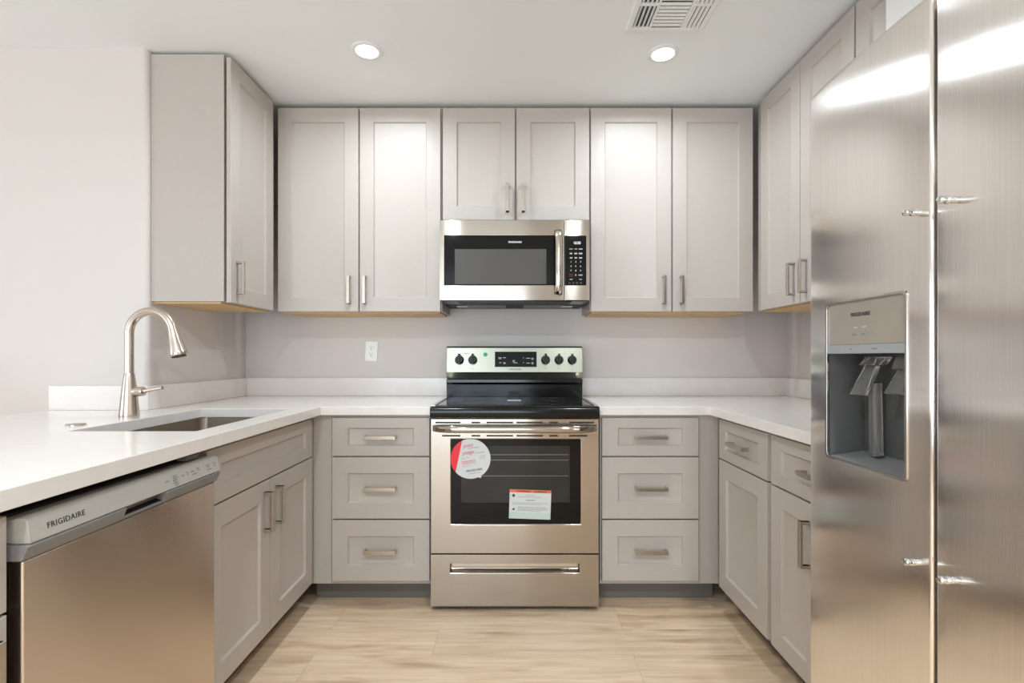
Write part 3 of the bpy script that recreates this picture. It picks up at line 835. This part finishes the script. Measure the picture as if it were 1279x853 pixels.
stxt('protect', .026, -.024, .060, 'sticker_pink', shear=.25, width=.046, bold=.0002)
sbar(-.004, .046, .046, .0010, 'print_grey')
stxt('protéger', .026, -.033, .029, 'sticker_pink', shear=.25, width=.056, bold=.0002)
sbar(.022, .066, .0215, .0010, 'print_grey')
for b, l in ((.008, .04), (.0015, .02), (-.0085, .064), (-.0155, .06), (-.0225, .066), (-.0295, .036)):
    sbar(-.042, -.042+l, b, .0012, 'print_light' if b > 0 else 'sticker_pink' if b > -.016 else 'print_light')
ic = sc + ex*.053 + ez*.0
for rr0, rr1 in ((.0075, .0063), (.0125, .0116)):
    for a in ((0,), ) if rr0 < .01 else ((-.8,), (2.3,)):
        nn = 24; full = rr0 < .01
        A = [2*PI*i/nn for i in range(nn)] if full else [a[0] + 1.6*i/nn for i in range(nn)]
        O = [ic + (ex*math.cos(q)+ez*math.sin(q))*rr0 + Vector((0,-.0007,0)) for q in A]
        I = [ic + (ex*math.cos(q)+ez*math.sin(q))*rr1 + Vector((0,-.0007,0)) for q in A]
        st.mat('print_grey')
        if full: st.ring_frame(O, I, (0, -.0003, 0))
        else:
            poly = O + I[::-1]
            st.loft([[O[i], I[i], I[i]+Vector((0,-.0003,0)), O[i]+Vector((0,-.0003,0))] for i in range(nn)])
stxt('FRIGIDAIRE', .0135, -.028, -.053, 'print_black', width=.072, bold=.0002)
sbar(-.02, .036, -.066, .0008, 'print_grey')
obj('round_sticker', st, None, od, label='round white and red promotional sticker')
# warning label
lc = Vector((.0755, RY+.0026, .4785)); tl = math.radians(-2)
ex = Vector((math.cos(tl), 0, math.sin(tl))); ez = Vector((-math.sin(tl), 0, math.cos(tl)))
lb = MB()
def lbox(a0, a1, b0, b1, mat, o):
    q = [lc + ex*a + ez*b + Vector((0, -o, 0)) for a, b in ((a0, b0), (a1, b0), (a1, b1), (a0, b1))]
    lb.mat(mat).loft([q, [p+Vector((0, -.0003, 0)) for p in q]])
lbox(-.093, .093, -.065, .065, 'sticker_white', 0)
lbox(-.093, .093, .052, .0645, 'orange', .0003)
lbox(-.093, .093, -.065, -.036, 'mint', .0003)
lb.mat('print_black').text('WARNING', .009, lc+ex*-.03+ez*.058+Vector((0, -.0007, 0)), ex, ez, 'CENTER', .0003, .0002, width=.06)
lb.mat('print_black').text('ADVERTENCIA', .009, lc+ex*.045+ez*.058+Vector((0, -.0007, 0)), ex, ez, 'CENTER', .0003, .0002, width=.06)
for b, s in ((.038, 1), (-.021, -1)):
    p = lc + ex*-.075 + ez*b + Vector((0, -.0003, 0))
    q = [p+ex*.008, p+ez*.008, p-ex*.008, p-ez*.008] if s > 0 else [p-ex*.006-ez*.006, p+ex*.007-ez*.006, p+ex*.005+ez*.005, p-ex*.001+ez*.001]
    lb.mat('print_black').loft([q, [k_+Vector((0, -.0003, 0)) for k_ in q]])
for b, a0, a1 in ((.041, -.02, .02), (.033, -.055, .05), (.020, -.02, .022), (.017, -.02, .022), (.006, -.08, .08), (-.0005, -.08, .05), (-.012, -.055, .07), (-.0175, -.055, .08), (-.023, -.055, .075), (-.0285, -.055, .05)):
    lbox(a0, a1, b-.0007, b+.0007, 'print_grey', .0003)
lb.mat('sticker_white')
arc = [lc + ex*(.02 + .07*i/10) + ez*(-.0645 + .026*math.sin(i/10*PI/2)) + Vector((0, -.0006, 0)) for i in range(11)]
lb.loft([[p, p+ez*.0025, p+ez*.0025+Vector((0,-.0003,0)), p+Vector((0,-.0003,0))] for p in arc])
obj('warning_label', lb, None, od, label='rectangular white warning label with orange header')
# storage drawer
hx0, hx1, hz0, hz1 = -.283, .297, .172, .215
dm = MB().mat('steel_h')
dm.loft([rect_ring(RY+.04, X0, X1, .022, .2545), rect_ring(RY, X0, X1, .022, .2545), rect_ring(RY, hx0, hx1, hz0, hz1), rect_ring(RY+.022, hx0+.004, hx1-.004, hz0+.012, hz1-.002)], True, True)
dr = obj('drawer', dm, None, t, bevel=.002)
obj('lip', MB().box((hx0+.012, RY+.003, hz1-.013), (hx1-.012, RY+.012, hz1-.0005)), 'steel_plain', dr)

# ------------------------------------------------------------------ microwave
MX0, MX1, MY = -.3705, .386, 2.548
MZ0, MZ1 = 1.424, 1.8285
t = thing('microwave', 'stainless steel over-the-range microwave hanging above the stove', 'microwave', ((MX0+MX1)/2, 2.75, MZ0))
obj('body', MB().box((MX0+.002, MY+.04, MZ0+.006), (MX1-.002, YB-.002, MZ1-.002)), 'grey', t)
XS = .2557
def rr_(y, x0, x1, z0, z1): return rect_ring(y, x0, x1, z0, z1)
gx0, gx1, gz0, gz1 = -.348, .212, 1.500, 1.752
d = obj('door', MB().loft([rr_(MY+.038, MX0, XS-.0008, MZ0, MZ1), rr_(MY, MX0, XS-.0008, MZ0, MZ1), rr_(MY, gx0, gx1, gz0, gz1), rr_(MY+.003, gx0+.001, gx1-.001, gz0+.001, gz1-.001)]), 'steel_h', t, bevel=.002)
obj('glass', MB().box((gx0+.0015, MY+.0012, gz0+.0015), (gx1-.0015, MY+.0029, gz1-.0015)), 'black_glass', d)
obj('window', MB().box((-.294, MY+.0008, 1.506), (.167, MY+.0013, 1.682)), 'window_mesh', d, label='grey mesh window')
obj('lettering', MB().text('FRIGIDAIRE', .0125, (.009, MY+.0009, 1.717), (1, 0, 0), (0, 0, 1), 'CENTER', .0004, .0003, 1.1, width=.066), 'print_white', d)
hb = MB(); n = 12; rg = []
for i in range(25):
    u = -1 + 2*i/24
    z = 1.614 + u*.164
    yo = MY - .03 - .012*(1-u*u)
    e2 = abs(u)**14; yo = yo*(1-e2) + (MY-.006)*e2
    w_ = .0195
    rg.append([(.227 + a*w_, yo + b*.007 + .006*a*a, z) for a, b in ((-1, .6), (-.9, -.3), (-.5, -.85), (0, -1), (.5, -.85), (.9, -.3), (1, .6), (0, 1))])
obj('handle', hb.loft(rg), 'polished', d, smooth=50)
p = obj('control_panel', MB().box((XS+.0008, MY, MZ0), (MX1, MY+.038, MZ1)), 'steel_h', t, bevel=.002)
obj('keypad', MB().box((.2585, MY-.0015, 1.499), (.368, MY+.0005, 1.7495)), 'black_glass', p, label='black keypad')
ky = MY-.0018
FXD, FZD = (1, 0, 0), (0, 0, 1)
obj('clock_display', MB().text('12:32', .0175, (.321, ky, 1.712), FXD, FZD, 'CENTER', 0, .0003, .95, shear=.1), 'digits', p)
cxs = (.291, .315, .339)
def key(mb, mat='print_white'): return obj('key_marking', mb, mat, p)
for z, ws in ((1.682, (.018, .012, .020)), (1.661, (.013, .014, .017)), (1.639, (.012, .011, .015))):
    for x, wd in zip(cxs, ws):
        key(MB().box((x-wd/2, ky, z-.0012), (x+wd/2, ky+.0004, z+.0012)))
        if z < 1.68: key(MB().box((x-wd/2, ky, z-.0045), (x+wd/2, ky+.0004, z-.0025)))
for row, z in enumerate((1.6175, 1.595, 1.573)):
    for c_, x in enumerate(cxs): key(MB().text(str(row*3+c_+1), .0105, (x, ky, z), FXD, FZD, 'CENTER', .0002, .0003))
key(MB().text('0', .0105, (.315, ky, 1.5505), FXD, FZD, 'CENTER', .0002, .0003))
key(MB().text('START', .0068, (.339, ky, 1.5505), FXD, FZD, 'CENTER', .0003, .0003))
for x, wd in ((.291, .014), (.339, .014)): key(MB().box((x-wd/2, ky, 1.528), (x+wd/2, ky+.0004, 1.5305)))
for x in (.284, .303, .321, .341): key(MB().ring_frame([(x+a, ky, 1.5115+b) for a, b in rrect(.008, .008, .002, 3)], [(x+a, ky, 1.5115+b) for a, b in rrect(.006, .006, .0014, 3)], (0, .0004, 0)), 'print_grey')
key(MB().text('STOP', .0078, (.291, ky, 1.5515), FXD, FZD, 'CENTER', .0003, .0003), 'print_red')
key(MB().box((.281, ky, 1.542), (.301, ky+.0004, 1.5435)), 'print_red')
ub = MB().mat('black_plastic').box((MX0+.004, MY+.006, MZ0-.004), (MX1-.004, MY+.16, MZ0+.0055)).mat('dark').box((MX0+.004, MY+.16, MZ0-.004), (MX1-.004, YB-.004, MZ0+.0055))
ub.mat('black_plastic')
for i in range(16):
    y = MY+.02+i*.008; ub.box((MX0+.09, y, MZ0-.006), (MX1-.09, y+.003, MZ0-.004))
us = obj('underside', ub, None, t)
for s in (-1, 1):
    xc = .008 + s*.16
    obj('grease_filter', MB().box((xc-.11, MY+.2, MZ0-.0065), (xc+.11, MY+.34, MZ0-.0042)), 'grey', us)
    obj('lamp_cover', MB().box((.008+s*.29-.03, MY+.24, MZ0-.009), (.008+s*.29+.03, MY+.29, MZ0-.0042)), 'print_white', us, bevel=.002)

# ------------------------------------------------------------------ outlet
ox, oz = -.828, 1.172
t = thing('wall_outlet', 'white duplex outlet on the back wall left of the stove', 'outlet', (ox, YB, oz))
a = math.radians(2.2)
ex = Vector((math.cos(a), 0, -math.sin(a))); ez = Vector((math.sin(a), 0, math.cos(a))); oc = Vector((ox, YB, oz))
def osh(mb, pts, y0, y1): return mb.loft([[oc + ex*p + ez*q + Vector((0, y0, 0)) for p, q in pts], [oc + ex*p + ez*q + Vector((0, y1, 0)) for p, q in pts]])
pl_ = obj('cover_plate', osh(MB(), rrect(.072, .115, .004, 4), -.0005, -.006), 'white_plastic', t, bevel=.002)
for s in (1, -1):
    rc_ = obj('receptacle', osh(MB(), [(x_, z_ + s*.0195) for x_, z_ in rrect(.034, .028, .012, 5)], -.0062, -.0085), 'white_plastic', t, bevel=.0006)
    sl = MB()
    osh(sl, [(-.0075, s*.0195-.001), (-.0055, s*.0195-.001), (-.0055, s*.0195+.008), (-.0075, s*.0195+.008)], -.0084, -.0088)
    osh(sl, [(.0055, s*.0195), (.0075, s*.0195), (.0075, s*.0195+.007), (.0055, s*.0195+.007)], -.0084, -.0088)
    osh(sl, [(math.cos(q)*.0028, s*.0195-.0075+math.sin(q)*.0028) for q in [2*PI*i/10 for i in range(10)]], -.0084, -.0088)
    obj('slots', sl, 'dark', rc_)
obj('screw', MB().lathe([(0, 0), (.003, 0), (.0026, .0012), (0, .0014)], oc+Vector((0, -.0062, 0)), (0, -1, 0), 12), 'white_plastic', t)

# ------------------------------------------------------------------ ceiling vent
vx0, vx1, vy0, vy1 = .449, .764, 1.725, 2.040
t = thing('ceiling_vent', 'white square air vent in the ceiling', 'vent', ((vx0+vx1)/2, (vy0+vy1)/2, CEIL))
zc = CEIL-.0005
fl = MB()
O = [(vx0, vy0), (vx1, vy0), (vx1, vy1), (vx0, vy1)]
i_ = .024
I = [(vx0+i_, vy0+i_), (vx1-i_, vy0+i_), (vx1-i_, vy1-i_), (vx0+i_, vy1-i_)]
m_ = .006
fl.loft([[(x, y, zc) for x, y in O], [(x, y, zc-.004) for x, y in O],
         [(vx0+m_, vy0+m_, zc-.009), (vx1-m_, vy0+m_, zc-.009), (vx1-m_, vy1-m_, zc-.009), (vx0+m_, vy1-m_, zc-.009)],
         [(x, y, zc-.009) for x, y in I], [(x, y, zc-.0005) for x, y in I], [(x, y, zc) for x, y in O]], False, False)
obj('flange', fl, 'vent_white', t)
obj('duct', MB().box((vx0+i_, vy0+i_, zc-.001), (vx1-i_, vy1-i_, zc-.0003)), 'vent_dark', t)
xa, xb, ya, yb = vx0+i_, vx1-i_, vy0+i_, vy1-i_
cA, cB = .546, .667; ymid = (ya+yb)/2
fr = MB()
for x in (cA-.006, cB-.002): fr.box((x, ya, zc-.010), (x+.008, yb, zc-.002))
fr.box((xa, ymid-.005, zc-.010), (cA-.006, ymid+.005, zc-.002)); fr.box((cB+.006, ymid-.005, zc-.010), (xb, ymid+.005, zc-.002))
obj('divider', fr, 'vent_white', t)
def louver(p0, p1, tilt, wd=.017):
    """thin slat from p0 to p1 (2-D), leaning by tilt about its length"""
    p0, p1 = Vector((*p0, zc-.0065)), Vector((*p1, zc-.0065))
    d_ = (p1-p0).normalized(); s_ = Vector((0, 0, 1)).cross(d_)
    v = s_*math.cos(tilt) + Vector((0, 0, 1))*math.sin(tilt)
    nn_ = d_.cross(v)
    q = [p0+v*a*wd/2+nn_*b*.0006 for a, b in ((-1,-1),(1,-1),(1,1),(-1,1))]
    return MB().loft([q, [k_+(p1-p0) for k_ in q]])
for k in range(4):
    for y_0, y_1 in ((ya, ymid-.006), (ymid+.006, yb)):
        x = xa + .008 + k*.0165
        obj('louver', louver((x, y_0), (x, y_1), math.radians(-32), .012), 'vent_white', t)
        x = cB + .014 + k*.0165
        obj('louver', louver((x, y_0), (x, y_1), math.radians(32), .012), 'vent_white', t)
for k in range(13):
    y = ya + .012 + k*(yb-ya-.02)/12.5
    s = -1 if k > 5 else 1
    obj('louver', louver((cA+.003, y), (cB-.003, y), math.radians(18)*s, .0115), 'vent_white', t)

# ------------------------------------------------------------------ recessed ceiling lights
def can_light(x, y, label, watts=CAN_WATTS):
    t = thing('recessed_light', label, 'ceiling light', (x, y, CEIL), 'recessed ceiling lights')
    n = 40; zc = CEIL-.0004
    circ = lambda r, z: [(x+r*math.cos(2*PI*i/n), y+r*math.sin(2*PI*i/n), z) for i in range(n)]
    obj('trim_ring', MB().loft([circ(.067, zc), circ(.067, zc-.003), circ(.061, zc-.006), circ(.048, zc-.006), circ(.046, zc-.002), circ(.046, zc), circ(.067, zc)], False, False), 'vent_white', t)
    obj('lens', MB().loft([circ(.0455, zc-.001), circ(.0455, zc-.003)]), 'lens', t)
    ld = bpy.data.lights.new('lamp', 'AREA'); ld.shape = 'DISK'; ld.size = .09; ld.energy = watts
    ld.color = CAN_COLOR; ld.spread = CAN_SPREAD
    lo = bpy.data.objects.new('lamp', ld); COL.objects.link(lo); lo.parent = t; lo.location = (0, 0, -.008)
can_light(-.629, 2.178, 'round lit recessed ceiling light in front of the left wall cabinets')
can_light(.651, 2.198, 'round lit recessed ceiling light below the ceiling vent')
can_light(-.62, -.12, 'round lit recessed ceiling light behind the viewer, on the dishwasher side', 15)
can_light(.62, -.12, 'round lit recessed ceiling light behind the viewer, on the refrigerator side', 15)
